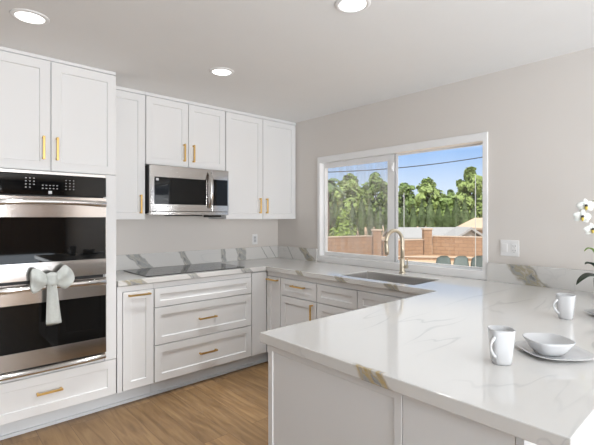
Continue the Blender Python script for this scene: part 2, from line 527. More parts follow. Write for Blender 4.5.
# ------------------------------------------------------------------ cabinet parts
def face_map(side):
    """maps (u along the run, depth out of the face, z) to world for cabinets on the oven wall ('A'), the window wall ('B'), or the peninsula"""
    if side == 'A': return lambda u, d, z: (u, YB - d, z)
    if side == 'U': return lambda u, d, z: (u, YU - d, z)
    if side == 'B': return lambda u, d, z: (XF - d, u, z)
    if side == 'E': return lambda u, d, z: (XE - d, u, z)
    if side == 'K': return lambda u, d, z: (u, YK + d, z)


YU = 3.405                                # wall cabinet carcass front
XE = 1.045                                # peninsula end carcass
YK = 1.285                                # peninsula kitchen-side carcass


def shaker(u0, u1, z0, z1, mp, rail=.057, t=.020, rec=.009, slope=.006):
    """frame-and-panel front"""
    bm = bmesh.new()
    rail = min(rail, (u1 - u0) * .30, (z1 - z0) * .32)
    def ring(i, d):
        return [bm.verts.new(mp(*q)) for q in ((u0 + i, d, z0 + i), (u1 - i, d, z0 + i), (u1 - i, d, z1 - i), (u0 + i, d, z1 - i))]
    rs = [ring(0, 0.0005), ring(0, t - .0015), ring(.0015, t), ring(rail, t), ring(rail + slope * .5, t - rec * .9), ring(rail + slope, t - rec)]
    for a, b in zip(rs, rs[1:]):
        for i in range(4):
            bm.faces.new((a[i], a[(i + 1) % 4], b[(i + 1) % 4], b[i]))
    bm.faces.new(rs[0][::-1]); bm.faces.new(rs[-1])
    return bm


def slab_front(u0, u1, z0, z1, mp, t=.020):
    bm = bmesh.new()
    v = [bm.verts.new(mp(*q)) for q in ((u0, 0, z0), (u1, 0, z0), (u1, 0, z1), (u0, 0, z1), (u0, t, z0), (u1, t, z0), (u1, t, z1), (u0, t, z1))]
    for f in ((0, 3, 2, 1), (4, 5, 6, 7), (0, 1, 5, 4), (1, 2, 6, 5), (2, 3, 7, 6), (3, 0, 4, 7)): bm.faces.new([v[i] for i in f])
    return bm


def pull(parent, c, z, mp, length=.16, vertical=False, base=.020):
    """square bar pull on two feet"""
    bm = bmesh.new()
    h, w, out = length / 2, .0066, .034
    def bx(ua, ub, da, db, za, zb):
        pts = [mp(u, d, q) for u in (ua, ub) for d in (da, db) for q in (za, zb)]
        lo = [min(p[i] for p in pts) for i in range(3)]; hi = [max(p[i] for p in pts) for i in range(3)]
        box(bm, lo[0], hi[0], lo[1], hi[1], lo[2], hi[2])
    if vertical:
        bx(c - w, c + w, base + out - .011, base + out, z - h, z + h)
        for s_ in (-1, 1): bx(c - w, c + w, base - .001, base + out - .010, z + s_ * (h - .008) - .006, z + s_ * (h - .008) + .006)
    else:
        bx(c - h, c + h, base + out - .011, base + out, z - w, z + w)
        for s_ in (-1, 1): bx(c + s_ * (h - .008) - .006, c + s_ * (h - .008) + .006, base - .001, base + out - .010, z - w, z + w)
    return obj('handle', bm, M['gold'], parent, bevel=.0015)


def front(parent, kind, u0, u1, z0, z1, mp, hc=None, hz=None, vert=False, hl=.16, plain=False, g=.0018):
    bm = slab_front(u0 + g, u1 - g, z0 + g, z1 - g, mp) if plain else shaker(u0 + g, u1 - g, z0 + g, z1 - g, mp)
    d = obj(kind, bm, M['cab'], parent)
    if hc is not None: pull(d, hc, hz, mp, hl, vert)
    return d


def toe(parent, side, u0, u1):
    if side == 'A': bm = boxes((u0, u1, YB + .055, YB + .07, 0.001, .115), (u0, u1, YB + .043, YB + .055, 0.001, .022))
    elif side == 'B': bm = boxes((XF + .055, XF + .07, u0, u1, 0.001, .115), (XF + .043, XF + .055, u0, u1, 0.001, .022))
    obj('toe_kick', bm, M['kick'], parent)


A, B_, U = face_map('A'), face_map('B'), face_map('U')
ZB, ZK = .115, .885                        # base carcass bottom and top

# ---- tall oven cabinet (open niche for the ovens)
TX0, TX1 = .195, 1.029
tc_ = thing('tall_oven_cabinet', 'tall white cabinet built around the double oven, reaching the ceiling', 'cabinet', (0, 0, 0))
OX0, OX1, OZ0, OZ1 = .272, .953, .392, 1.690
obj('body', grid_slab([TX0, OX0 + .012, OX1 - .012, TX1], [ZB, OZ0 + .012, OZ1 - .010, 2.425],
                      lambda u, v: not (OX0 < u < OX1 and OZ0 < v < OZ1), YB, YA - .002, lambda u, v, w: (u, w, v)), M['cab'], tc_)
obj('stile', boxes((TX0, OX0, YB - .020, YB, .375, 1.690)), M['cab'], tc_, bevel=.001)
obj('stile', boxes((OX1, TX1, YB - .020, YB, .375, 1.690)), M['cab'], tc_, bevel=.001)
front(tc_, 'door', TX0, .613, 1.693, 2.412, A, .572, 1.84, True, .15)
front(tc_, 'door', .617, TX1, 1.693, 2.412, A, .650, 1.84, True, .15)
front(tc_, 'drawer', TX0, TX1, .118, .372, A, .607, .258, False, .15)
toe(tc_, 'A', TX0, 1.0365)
obj('crown_filler', boxes((TX0, TX1, YB - .014, YB, 2.418, ZC - .001), (TX1 - .014, TX1, YB, YA - .34, 2.426, ZC - .001)), M['cab'], tc_)

# ---- double oven
ov = thing('double_wall_oven', 'stainless steel double wall oven with black glass, built into tall cabinet', 'oven', (0, 0, 0))
YO = YB - .020
obj('chassis', boxes((OX0 + .016, OX1 - .016, YO - .008, YB + .5, OZ0 + .016, OZ1 - .014)), M['dark'], ov)
obj('top_trim', boxes((OX0, OX1, YO - .022, YO - .001, 1.668, 1.688)), M['steel_bright'], ov, bevel=.002)
cp = obj('control_panel', boxes((OX0, OX1, YO - .020, YO - .001, 1.534, 1.667)), M['blackglass'], ov, bevel=.002)
for (cx0, rows, cols, cz, dx, dz, w) in ((.474, 4, 3, 1.640, .022, .0195, .0040), (.566, 2, 5, 1.598, .0205, .020, .0045), (.700, 4, 3, 1.636, .023, .0195, .0030)):
    bm = bmesh.new()
    for r in range(rows):
        for c in range(cols):
            if rows == 4 and r == 3 and c == 2 and cx0 < .5: continue
            x, z = cx0 + c * dx, cz - r * dz
            box(bm, x - w, x + w, YO - .0206, YO - .0199, z - .0022, z + .0022)
    obj('key_markings', bm, M['mark'], cp)
obj('badge', boxes((.598, .618, YO - .0208, YO - .0199, 1.543, 1.562)), M['mark'], cp)


def oven_handle(parent, z):
    bm = bmesh.new()
    rings = []
    n = 28
    x0, x1 = OX0 + .006, OX1 - .006
    for i in range(n + 1):
        t = -1 + 2 * i / n
        x = x0 + (x1 - x0) * i / n
        o_ = .052 - .034 * abs(t) ** 5
        y = YO - .024 - o_
        drop = .010 * (1 - t * t)
        hh = .0155 + .006 * abs(t) ** 4
        k = 12
        rings.append([(x, y + .008 * math.cos(2 * PI * j / k), z + drop + hh * math.sin(2 * PI * j / k) * 1.0) for j in range(k)])
    loft(bm, rings)
    for xx in (x0, x1 - .022): box(bm, xx, xx + .022, YO - .045, YO - .022, z - .016, z + .018)
    auto_smooth(obj('handle', bm, M['steel_bright'], parent), 40)


def oven_door(z0, z1, g0, g1, hz):
    d = obj('oven_door', grid_slab([OX0, OX0 + .001, OX1 - .004, OX1], [z0, g0, g1, z1],
            lambda u, v: not (OX0 + .001 < u < OX1 - .004 and g0 < v < g1), YO - .024, YO - .002, lambda u, v, w: (u, w, v)), M['steel'], ov, bevel=.0015)
    obj('door_glass', boxes((OX0 + .001, OX1 - .004, YO - .023, YO - .003, g0, g1)), M['blackglass'], d)
    oven_handle(d, hz)
    return d


oven_door(.992, 1.525, 1.102, 1.392, 1.482)
oven_door(.442, .972, .548, .845, .940)
bm = bmesh.new()
rings = []
for i in range(15):
    t = -1 + 2 * i / 14
    x = (OX0 + OX1) / 2 + t * (OX1 - OX0) / 2
    o_ = .040 - .020 * abs(t) ** 4
    rings.append([(x, YO - .002, .396), (x, YO - o_, .400), (x, YO - o_ - .004, .412), (x, YO - o_ + .006, .428), (x, YO - .002, .436)])
loft(bm, rings)
auto_smooth(obj('vent_trim', bm, M['steel_bright'], ov), 50)

# ---- bow towel tied on the lower handle
bw = thing('bow_towel', 'sage green kitchen towel tied in a bow on the lower oven handle', 'towel', (.601, YO - .090, 1.0))


def bow_lobe(sgn):
    bm = bmesh.new()
    rings = []
    n, k = 14, 28
    for i in range(n + 1):
        t = i / n
        x = sgn * (.016 + .108 * t)
        hh = .026 + .052 * math.sin(min(1, t * 1.25) * PI / 2) ** 1.3
        if t > .86: hh *= 1 - 0.35 * ((t - .86) / .14) ** 2
        th = .016 + .020 * math.sin(PI * min(t, .85))
        rg = []
        for j in range(k):
            a = 2 * PI * j / k
            cr = 1 + .42 * math.sin(4 * a + 5 * t + sgn) * (.35 + .65 * t)
            zz = hh * math.sin(a) + .006 * sgn * t
            yy = th * math.cos(a) * cr + .006 * math.sin(7 * t + 30 * zz)
            rg.append((x + .010 * t * math.cos(2 * a) - sgn * .020 * t * (abs(math.sin(a)) ** 3), yy, zz))
        rings.append(rg)
    loft(bm, rings)
    o = obj('bow_loop', bm, M['towel'], bw, smooth=True)
    md = o.modifiers.new('sub', 'SUBSURF'); md.levels = 1; md.render_levels = 1


bow_lobe(-1); bow_lobe(1)
bm = bmesh.new()
rings = []
for i in range(13):
    t = -1 + 2 * i / 12
    k = math.sqrt(max(.05, 1 - t ** 6))
    rings.append([(.034 * k * math.cos(2 * PI * j / 20) * (1 - .1 * math.cos(t * 2)), -.012 + .030 * k * math.sin(2 * PI * j / 20) + .002 * math.sin(j * 2.3 + 3 * t), .044 * t) for j in range(20)])
loft(bm, rings)
obj('bow_knot', bm, M['towel'], bw, smooth=True)
bm = bmesh.new()
rings = []
for i in range(19):
    t = i / 18
    z = -.030 - .250 * t
    hw = .026 + .018 * t
    rg = []
    k = 24
    for j in range(k):
        a = 2 * PI * j / k
        x = hw * math.cos(a)
        fold = .006 * math.sin(x * 150 + 1.5 * t)
        rg.append((x + .012 * t, -.010 + .012 * math.sin(a) * (1 - .2 * t) + fold * (1 if math.sin(a) < 0 else .4) - .018 * t * 0, z - .010 * t * math.sin(a * 1) * (1 if i == 18 else 0) - (.012 * (j % 12) / 12 if i == 18 else 0)))
    rings.append(rg)
loft(bm, rings)
obj('towel_tail', bm, M['towel'], bw, smooth=True)

# ---- base cabinets along the oven wall
c = thing('pullout_cabinet', 'narrow white base cabinet with horizontal gold pull, right of the oven tower', 'cabinet')
obj('body', boxes((1.037, 1.309, YB, YA - .002, ZB, ZK)), M['gap'], c)
obj('filler_strip', boxes((1.037, 1.072, YB - .016, YB, ZB, ZK)), M['cab'], c)
obj('top_rail', boxes((1.073, 1.309, YB - .010, YB, .846, ZK)), M['cab'], c)
front(c, 'door', 1.075, 1.307, .118, .842, A, 1.194, .815, False, .165)
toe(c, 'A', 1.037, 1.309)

c = thing('drawer_cabinet', 'wide white three-drawer base cabinet under the black cooktop', 'cabinet')
obj('body', boxes((1.311, 2.229, YB, YA - .002, ZB, ZK)), M['gap'], c)
front(c, 'drawer', 1.313, 2.227, .696, .842, A)
front(c, 'drawer', 1.313, 2.227, .404, .692, A, 1.768, .552, False, .165)
front(c, 'drawer', 1.313, 2.227, .118, .400, A, 1.772, .263, False, .165)
obj('top_rail', boxes((1.311, 2.229, YB - .010, YB, .846, ZK)), M['cab'], c)
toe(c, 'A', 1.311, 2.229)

c = thing('corner_cabinet', 'white corner base cabinet with blank panel, where both worktops meet', 'cabinet')
obj('body', grid_slab([2.231, XF, XB - .002], [2.875, YB, YA - .002], lambda u, v: u > XF or v > YB, ZB, ZK, lambda u, v, w: (u, v, w)), M['gap'], c)
front(c, 'panel', 2.231, XF - .021, .118, .878, A, plain=True)
front(c, 'door', 2.877, 3.078, .118, .842, B_, 2.976, .815, False, .15)
obj('top_rail', boxes((XF - .010, XF, 2.875, 3.078, .846, ZK)), M['cab'], c)
obj('toe_kick', boxes((2.231, XF + .07, YB + .055, YB + .07, 0.001, .115), (2.231, XF + .055, YB + .043, YB + .055, 0.001, .022),
                      (XF + .055, XF + .07, 2.875, YB + .055, 0.001, .115), (XF + .043, XF + .055, 2.875, YB + .043, 0.001, .022)), M['kick'], c)

# ---- base cabinets along the window wall
c = thing('drawer_door_cabinet', 'white base cabinet with one drawer over a door, left of the sink cabinet', 'cabinet')
obj('body', boxes((XF, XB - .002, 2.412, 2.873, ZB, ZK)), M['gap'], c)
front(c, 'drawer', 2.414, 2.871, .690, .842, B_, 2.63, .790, False, .165)
front(c, 'door', 2.414, 2.871, .118, .686, B_, 2.458, .590, True, .15)
obj('top_rail', boxes((XF - .010, XF, 2.412, 2.873, .846, ZK)), M['cab'], c)
toe(c, 'B', 2.412, 2.873)

c = thing('sink_cabinet', 'white base cabinet with false drawer fronts under the sink', 'cabinet')
obj('body', grid_slab([XF, XF + .018, XB - .002], [1.37, 1.40, 2.38, 2.410], lambda u, v: u < XF + .018 or not 1.40 < v < 2.38, ZB, ZK, lambda u, v, w: (u, v, w)), M['gap'], c)
for u0, u1, hc in ((1.982, 2.408, 2.03), (1.55, 1.978, 1.93)):
    front(c, 'false_drawer', u0, u1, .690, .842, B_)
    front(c, 'door', u0, u1, .118, .686, B_, hc, .590, True, .15)
obj('top_rail', boxes((XF - .010, XF, 1.37, 2.410, .846, ZK)), M['cab'], c)
toe(c, 'B', 1.37, 2.410)

# ---- peninsula
PK = face_map('K'); PE = face_map('E')
c = thing('peninsula_cabinet', 'white peninsula base with framed end panel under the breakfast worktop', 'cabinet')
obj('body', boxes((XE, 2.415, .690, YK, ZB, ZK)), M['cab'], c)
obj('end_panel', shaker(.680, YK + .020, .004, ZK, PE, .026, .020, .004), M['cab'], c)
uu = [XE + .002, 1.50, 1.955, 2.395]
for k in range(3):
    front(c, 'drawer', uu[k], uu[k + 1], .720, .842, PK, (uu[k] + uu[k + 1]) / 2, .790, False, .16)
    front(c, 'door', uu[k], uu[k + 1], .118, .716, PK, uu[k + 1] - .045, .62, True, .15)
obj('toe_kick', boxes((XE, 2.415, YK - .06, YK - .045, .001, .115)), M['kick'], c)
c = thing('peninsula_back_cabinet', 'plain white cabinet on the seating side of the peninsula, behind the framed panel', 'cabinet')
obj('body', boxes((XE - .0195, XB - .002, .372, .678, 0.001, ZK)), M['cab'], c, bevel=.0015)
obj('corner_post', boxes((XE - .020, XE + .045, .352, .371, 0.001, ZK)), M['kick'], c, bevel=.001)

# ---- worktop
SX0, SX1, SY0, SY1 = 2.47, 2.83, 1.545, 2.225
PX0, PY0, PY1, XT, YT = .998, .252, 1.325, 2.385, 3.072
slab_bands = [(1, .772, 1.0, .91, .125, 1.0, (0, .9, 1.016)),
              (1, 2.60, 1.2, .91, .100, .6, (0, 2.3, 2.41)), (1, 2.14, 1.2, .91, .10, .6, (0, 2.3, 2.41)), (1, 1.66, 1.2, .91, .12, .6, (0, 2.3, 2.41)),
              (0, 1.16, -1.4, .91, .16, .6, (1, 3.0, 3.082)), (0, 1.64, -1.2, .91, .10, 0, (1, 3.0, 3.10)),
              (0, 2.16, -1.0, .91, .10, 0, (1, 3.0, 3.09))]
ct = thing('countertop', 'white veined quartz worktop running from the cooktop round to the peninsula', 'countertop')
xs_ = [PX0, 1.040, XT, SX0, SX1, XB - .002]
ys_ = [PY0, PY1, SY0, SY1, YT, YA - .002]
def top_inc(x, y):
    if y < PY1: return x > PX0
    if y > YT: return x > 1.04
    if x < XT: return False
    return not (SX0 < x < SX1 and SY0 < y < SY1)
obj('slab', grid_slab(xs_, ys_, top_inc, ZT - TH, ZT, lambda u, v, w: (u, v, w)), marble('quartz_worktop', slab_bands), ct, bevel=.003)
zsp = 1.062
spA = [(0, 1.435, -1.0, 1.0, .115, 0, None), (0, 1.868, -.45, 1.0, .085, 0, None), (0, 2.31, -.1, 1.0, .06, 0, None), (0, 2.53, -.2, 1.0, .13, 0, None),
       (0, 2.84, -.7, 1.0, .014, 0, None), (0, 2.96, -.7, 1.0, .012, 0, None)]
obj('backsplash', boxes((1.040, XB - .002, YA - .022, YA - .002, ZT, zsp)), marble('quartz_back_splash', spA, vein=.3), ct, bevel=.0015)
spB = [(1, 3.20, .95, 1.0, .125, .5, None), (1, 3.47, .7, 1.0, .014, 0, None)]
obj('backsplash', boxes((XB - .022, XB - .002, WY1 + .002, YA - .024, ZT, zsp)), marble('quartz_side_splash', spB, vein=.3), ct, bevel=.0015)
spC = [(1, 1.022, .85, 1.0, .175, .6, None)]
obj('backsplash', boxes((XB - .022, XB - .002, PY0, WY0 - .002, ZT, zsp)), marble('quartz_end_splash', spC, vein=.3), ct, bevel=.0015)

# ---- sink and faucet
sk = thing('undermount_sink', 'stainless steel undermount sink set in the worktop below the window', 'sink')
t_, zr = .004, ZT - .009
bm = boxes((SX0 + .001, SX0 + t_, SY0 + .001, SY1 - .001, .70, zr), (SX1 - t_, SX1 - .001, SY0 + .001, SY1 - .001, .70, zr),
           (SX0 + t_, SX1 - t_, SY0 + .001, SY0 + t_, .70, zr), (SX0 + t_, SX1 - t_, SY1 - t_, SY1 - .001, .70, zr),
           (SX0 + .001, SX1 - .001, SY0 + .001, SY1 - .001, .694, .70))
obj('basin', bm, M['steel_sink'], sk)
bm = bmesh.new(); lathe(bm, [(.0, .702), (.030, .702), (.042, .706), (.045, .7005)], 24, ((SX0 + SX1) / 2, (SY0 + SY1) / 2, 0), cap0=False)
obj('drain', bm, M['steel_bright'], sk, smooth=True)

FX, FY = 2.937, 1.945
fc = thing('kitchen_faucet', 'champagne bronze gooseneck kitchen faucet with side lever, behind the sink', 'faucet', (FX, FY, ZT))
bm = bmesh.new(); lathe(bm, [(.0, .0), (.027, .0), (.027, .006), (.021, .010), (.021, .115), (.017, .122), (.0, .122)], 24)
auto_smooth(obj('base', bm, M['bronze'], fc))
bm = bmesh.new()
dirx, diry = -.98, .20
pts = [(0, 0, .118), (0, 0, .20), (0, 0, .265)]
r = .088
for i in range(1, 17):
    a = PI * i / 16 * 1.03
    s_ = r - r * math.cos(a)
    pts.append((dirx * s_, diry * s_, .265 + r * math.sin(a)))
obj('gooseneck', (tube(bm, pts, .0148, 16), bm)[1], M['bronze'], fc, smooth=True)
e_ = Vector(pts[-1])
bm = bmesh.new(); tube(bm, [e_ + Vector((0, 0, .004)), e_ - Vector((0, 0, .02)), e_ + Vector((.006, 0, -.07)), e_ + Vector((.008, 0, -.095))], [.0150, .0170, .0185, .0165], 16)
obj('spray_head', bm, M['bronze'], fc, smooth=True)
bm = bmesh.new()
tube(bm, [(0, -.018, .055), (0, -.050, .055)], .0135, 14)
tube(bm, [(0, -.044, .058), (-.01, -.056, .085), (-.02, -.060, .125)], [.006, .0055, .0045], 10)
auto_smooth(obj('lever', bm, M['bronze'], fc))

# ---- cooktop
ck = thing('induction_cooktop', 'flat black glass cooktop set on the worktop below the microwave', 'cooktop')
obj('glass_plate', boxes((1.268, 2.182, 3.125, 3.615, ZT + .0005, ZT + .008)), M['cooktop'], ck, bevel=.003)
for bx_, by_, br_ in ((1.47, 3.25, .09), (1.47, 3.49, .075), (1.725, 3.37, .115), (1.98, 3.25, .075), (1.98, 3.49, .09)):
    bm = bmesh.new(); lathe(bm, [(br_ - .0025, 0), (br_, 0), (br_, .0004), (br_ - .0025, .0004), (br_ - .0025, 0)], 48, (bx_, by_, ZT + .0078))
    obj('burner_ring', bm, M['ring'], ck)
for k in range(6):
    obj('touch_key', boxes((1.62 + .045 * k, 1.633 + .045 * k, 3.143, 3.150, ZT + .0079, ZT + .0083)), M['ring'], ck)

# ---- wall cabinets
def wall_cab(label, x0, x1, z0, doors, name='wall_cabinet'):
    o = thing(name, label, 'cabinet', group='wall cabinets')
    obj('body', boxes((x0, x1, YU, YA - .002, z0 + .002, 2.410)), M['cab'], o)
    obj('crown_filler', boxes((x0, x1, YU - .012, YA - .01, 2.412, ZC - .001)), M['cab'], o)
    for (a, b, hx, hz) in doors:
        front(o, 'door', a, b, z0, 2.408, U, hx, hz, True, .155)
    return o
wall_cab('narrow single-door white wall cabinet between oven tower and microwave', 1.037, 1.366, 1.372, [(1.039, 1.364, 1.322, 1.500)])
wall_cab('short double-door white wall cabinet directly above the microwave', 1.368, 2.142, 1.835, [(1.370, 1.754, 1.710, 1.962), (1.756, 2.140, 1.800, 1.962)])
wall_cab('tall double-door white wall cabinet right of the microwave, in the corner', 2.144, XB - .002, 1.372, [(2.146, 2.590, 2.548, 1.510), (2.592, 3.046, 2.634, 1.510)])

# ---- microwave
mw = thing('microwave', 'stainless steel over-the-range microwave mounted above the cooktop', 'microwave')
MX0, MX1, MZ0, MZ1, MY = 1.374, 2.128, 1.424, 1.826, 3.335
obj('case', boxes((MX0, MX1, MY, YA - .002, MZ0, MZ1)), M['dark'], mw, bevel=.003)
md_ = obj('door', grid_slab([MX0, MX0 + .036, 1.893, 1.948], [MZ0 + .02, MZ0 + .078, MZ1 - .098, MZ1], lambda u, v: not (MX0 + .036 < u < 1.893 and MZ0 + .078 < v < MZ1 - .098), MY - .025, MY - .001, lambda u, v, w: (u, w, v)), M['steel'], mw, bevel=.002)
obj('door_glass', boxes((MX0 + .036, 1.893, MY - .024, MY - .002, MZ0 + .078, MZ1 - .098)), M['blackglass'], md_)
bm = bmesh.new()
rings = []
for i in range(21):
    t = -1 + 2 * i / 20
    y = MY - .028 - .046 * (1 - abs(t) ** 3)
    rings.append([(1.922 + .016 * math.cos(2 * PI * j / 12), y + .008 * math.sin(2 * PI * j / 12), (MZ0 + MZ1) / 2 + .012 + t * .165) for j in range(12)])
loft(bm, rings)
auto_smooth(obj('handle', bm, M['steel_bright'], md_), 50)
cpn = obj('control_panel', boxes((1.950, MX1, MY - .025, MY - .001, MZ0 + .02, MZ1)), M['steel'], mw, bevel=.002)
obj('panel_glass', boxes((1.962, MX1 - .012, MY - .0262, MY - .024, MZ0 + .075, MZ1 - .088)), M['blackglass'], cpn)
obj('bottom_trim', boxes((MX0, MX1, MY - .022, MY + .05, MZ0 - .012, MZ0 + .018)), M['steel'], mw, bevel=.003)
obj('vent_grille', boxes((1.62, 1.90, MY + .06, MY + .25, MZ0 - .020, MZ0 - .001), (1.99, 2.10, MY + .06, MY + .2, MZ0 - .03, MZ0 - .001)), M['dark'], mw)
obj('energy_sticker', boxes((1.424, 1.447, MY - .0252, MY - .0238, 1.698, 1.718)), M['mark'], md_)

# ---- outlets
def outlet_B(y0, y1, z0, z1):
    o = thing('wall_outlet', 'white double-gang switch and outlet plate on window wall, right of the window', 'outlet')
    obj('cover_plate', boxes((XB - .007, XB - .0005, y0, y1, z0, z1)), M['plate'], o, bevel=.002)
    ym = (y0 + y1) / 2
    obj('rocker_switch', boxes((XB - .011, XB - .006, ym + .014, ym + .048, z0 + .027, z1 - .027)), M['plate'], o, bevel=.002)
    rc = obj('receptacle', boxes((XB - .009, XB - .006, ym - .048, ym - .014, z0 + .027, z1 - .027)), M['plate'], o, bevel=.001)
    for zz in (z0 + .042, z1 - .042):
        bm = bmesh.new()
        for dy in (-.038, -.024): box(bm, XB - .0094, XB - .0088, ym + dy - .0012, ym + dy + .0012, zz - .005, zz + .005)
        box(bm, XB - .0094, XB - .0088, ym - .033, ym - .029, zz - .014, zz - .010)
        obj('outlet_slots', bm, M['slot'], rc)
outlet_B(1.083, 1.207, 1.118, 1.232)
o = thing('wall_outlet', 'white single outlet plate on oven wall, right of the cooktop', 'outlet')
obj('cover_plate', boxes((2.688, 2.760, YA - .007, YA - .0005, 1.092, 1.206)), M['plate'], o, bevel=.002)
rc = obj('receptacle', boxes((2.707, 2.741, YA - .009, YA - .006, 1.115, 1.183)), M['ceramic'], o, bevel=.001)
for zz in (1.132, 1.166):
    bm = bmesh.new()
    for dx in (-.007, .007): box(bm, 2.724 + dx - .0012, 2.724 + dx + .0012, YA - .0094, YA - .0088, zz - .005, zz + .005)
    obj('outlet_slots', bm, M['slot'], rc)

# ---- recessed ceiling lights
def downlight(x, y, label, watt=2.4, spread=1.25):
    o = thing('ceiling_light', label, 'ceiling light', (x, y, ZC), group='round recessed ceiling lights')
    bm = bmesh.new(); lathe(bm, [(.066, -.004), (.070, -.0085), (.086, -.004), (.089, -.0005), (.066, -.0005), (.066, -.004)], 48)
    obj('trim_ring', bm, M['vinyl'], o, smooth=True)
    bm = bmesh.new(); lathe(bm, [(.0655, -.0005), (.0655, -.0045), (.0, -.0055)], 40); bmesh.ops.remove_doubles(bm, verts=bm.verts, dist=1e-5)
    obj('diffuser', bm, M['lamp_on'], o, smooth=True)
    l = lamp('lamp', 'AREA', (0, 0, -.012), (0, 0, -1), watt, (.95, .98, 1), shape='DISK', size=.12, spread=spread)
    l.parent = o
downlight(.412, 2.535, 'round recessed ceiling light nearest the oven tower, at the far left')
downlight(1.588, 2.560, 'round recessed ceiling light in the middle, above the cooktop aisle', 5.0, 1.1)
downlight(1.562, 1.318, 'round recessed ceiling light above the peninsula, nearest the camera', .7)

# ---- tableware
def sq(p, ang=0):
    """rounded-square outline factor for a lathe"""
    return lambda a: 1.0 / (abs(math.cos(a - ang)) ** p + abs(math.sin(a - ang)) ** p) ** (1.0 / p)
def mug(label, x, y, rz):
    o = thing('mug', label, 'mug', (x, y, ZT), rz, group='white place setting mugs')
    o.scale = (.86, .86, .93)
    bm = bmesh.new()
    prof = [(.0, .0025), (.024, .0025), (.027, 0), (.0305, .002), (.0335, .012), (.038, .055), (.0425, .106), (.0440, .1165), (.0425, .1185), (.0405, .1165), (.0375, .090), (.033, .040), (.029, .010), (.0, .007)]
    lathe(bm, prof, 48, fn=sq(3.2, PI / 4))
    bmesh.ops.remove_doubles(bm, verts=bm.verts, dist=1e-5)
    obj('cup', bm, M['ceramic'], o, smooth=True)
    bm = bmesh.new()
    pts = []
    for i in range(15):
        t = i / 14
        a = PI * t
        pts.append((.036 + .030 * math.sin(a) ** .8 + .004 * (1 - t), 0, .095 - .068 * t + .004 * math.sin(a)))
    tube(bm, pts, [.0052 + .0012 * math.cos(2 * PI * i / 14) for i in range(15)], 10)
    obj('handle', bm, M['ceramic'], o, smooth=True)
    return o
mug('white mug in front, standing left of the stacked bowl and plate', 1.352, .532, math.radians(172))
mug('white mug farther back, near the backsplash and the orchid', 2.165, .569, math.radians(142))
def plate(label, x, y, rz):
    o = thing('dinner_plate', label, 'plate', (x, y, ZT), rz, group='white square dinner plates')
    o.scale = (.80, .80, .80)
    bm = bmesh.new()
    lathe(bm, [(0, .003), (.080, .003), (.084, 0), (.088, .003), (.108, .009), (.128, .0165), (.1305, .0190), (.128, .0200), (.106, .0135), (.086, .0080), (.0, .0075)], 72, fn=sq(3.0))
    bmesh.ops.remove_doubles(bm, verts=bm.verts, dist=1e-5)
    obj('dish', bm, M['ceramic'], o, smooth=True)
def bowl(label, x, y, rz):
    o = thing('bowl', label, 'bowl', (x, y, ZT + .0065), rz, group='white square bowls')
    o.scale = (.75, .75, .86)
    bm = bmesh.new()
    lathe(bm, [(0, .002), (.046, .002), (.049, 0), (.053, .003), (.070, .022), (.086, .045), (.0930, .0545), (.0920, .0565), (.0890, .0550), (.078, .038), (.062, .016), (.050, .008), (0, .0065)], 72, fn=sq(3.0))
    bmesh.ops.remove_doubles(bm, verts=bm.verts, dist=1e-5)
    obj('dish', bm, M['ceramic'], o, smooth=True)
plate('white rounded-square plate under the bowl in the front place setting', 1.572, .449, math.radians(-42))
bowl('white rounded-square bowl on the front plate', 1.552, .459, math.radians(-42))
plate('white rounded-square plate cut by the right photo edge, beside the far mug', 2.36, .425, math.radians(-42))
bowl('white rounded-square bowl on the far plate, at the right photo edge', 2.36, .430, math.radians(-42))

# ---- orchid
oc = thing('potted_orchid', 'white potted orchid with dark green leaves, at the right photo edge', 'plant', (2.880, .553, ZT))
bm = bmesh.new(); lathe(bm, [(0, 0), (.045, 0), (.052, .004), (.062, .060), (.066, .105), (.064, .108), (.060, .104), (.056, .090), (0, .088)], 36)
bmesh.ops.remove_doubles(bm, verts=bm.verts, dist=1e-5)
obj('pot', bm, M['ceramic'], oc, smooth=True)
bm = bmesh.new(); lathe(bm, [(0, .095), (.03, .096), (.052, .092), (.055, .089)], 20); obj('moss', bm, M['moss'], oc, smooth=True)
def strap(p0, d, length, width, lift, droop, mat, name='leaf'):
    bm = bmesh.new()
    d = Vector(d).normalized(); side = d.cross(Vector((0, 0, 1))).normalized()
    n = 12
    vs = []
    for i in range(n + 1):
        t = i / n
        p = Vector(p0) + d * length * t + Vector((0, 0, lift * math.sin(t * PI * .6) - droop * t * t))
        w = width * (math.sin(PI * min(1, t * .93 + .07)) ** .6) * .5 + .001
        vs.append([bm.verts.new(p - side * w + Vector((0, 0, w * .35))), bm.verts.new(p - Vector((0, 0, .002))), bm.verts.new(p + side * w + Vector((0, 0, w * .35)))])
    for a, b in zip(vs, vs[1:]):
        for k in range(2): bm.faces.new((a[k], a[k + 1], b[k + 1], b[k]))
    o_ = obj(name, bm, mat, oc, smooth=True)
    sd = o_.modifiers.new('solid', 'SOLIDIFY'); sd.thickness = .003
L_ = (-.74, .67)     # toward the left of the photo, along the wall side
strap((-.01, .01, .105), (-.74, .67, 0), .160, .066, .050, .075, M['leaf'])
strap((0, .01, .10), (-.60, .75, 0), .105, .048, .10, .0, M['leaf'])
strap((0, .0, .10), (-.66, .68, 0), .125, .022, .20, .02, M['leaf2'])
strap((.01, -.01, .10), (.3, -.8, 0), .16, .045, .06, .06, M['leaf'])
strap((.01, -.01, .10), (-.8, -.5, 0), .12, .040, .05, .03, M['leaf'])
bm = bmesh.new()
st = [(.0, .0, .09), (.005, .0, .25), (.0, .005, .40), (-.01, .015, .50), (-.035, .045, .56), (-.06, .07, .55), (-.066, .08, .52)]
tube(bm, st, [.004, .004, .0035, .003, .0028, .0025, .002], 8)
obj('stem', bm, M['stem'], oc, smooth=True)
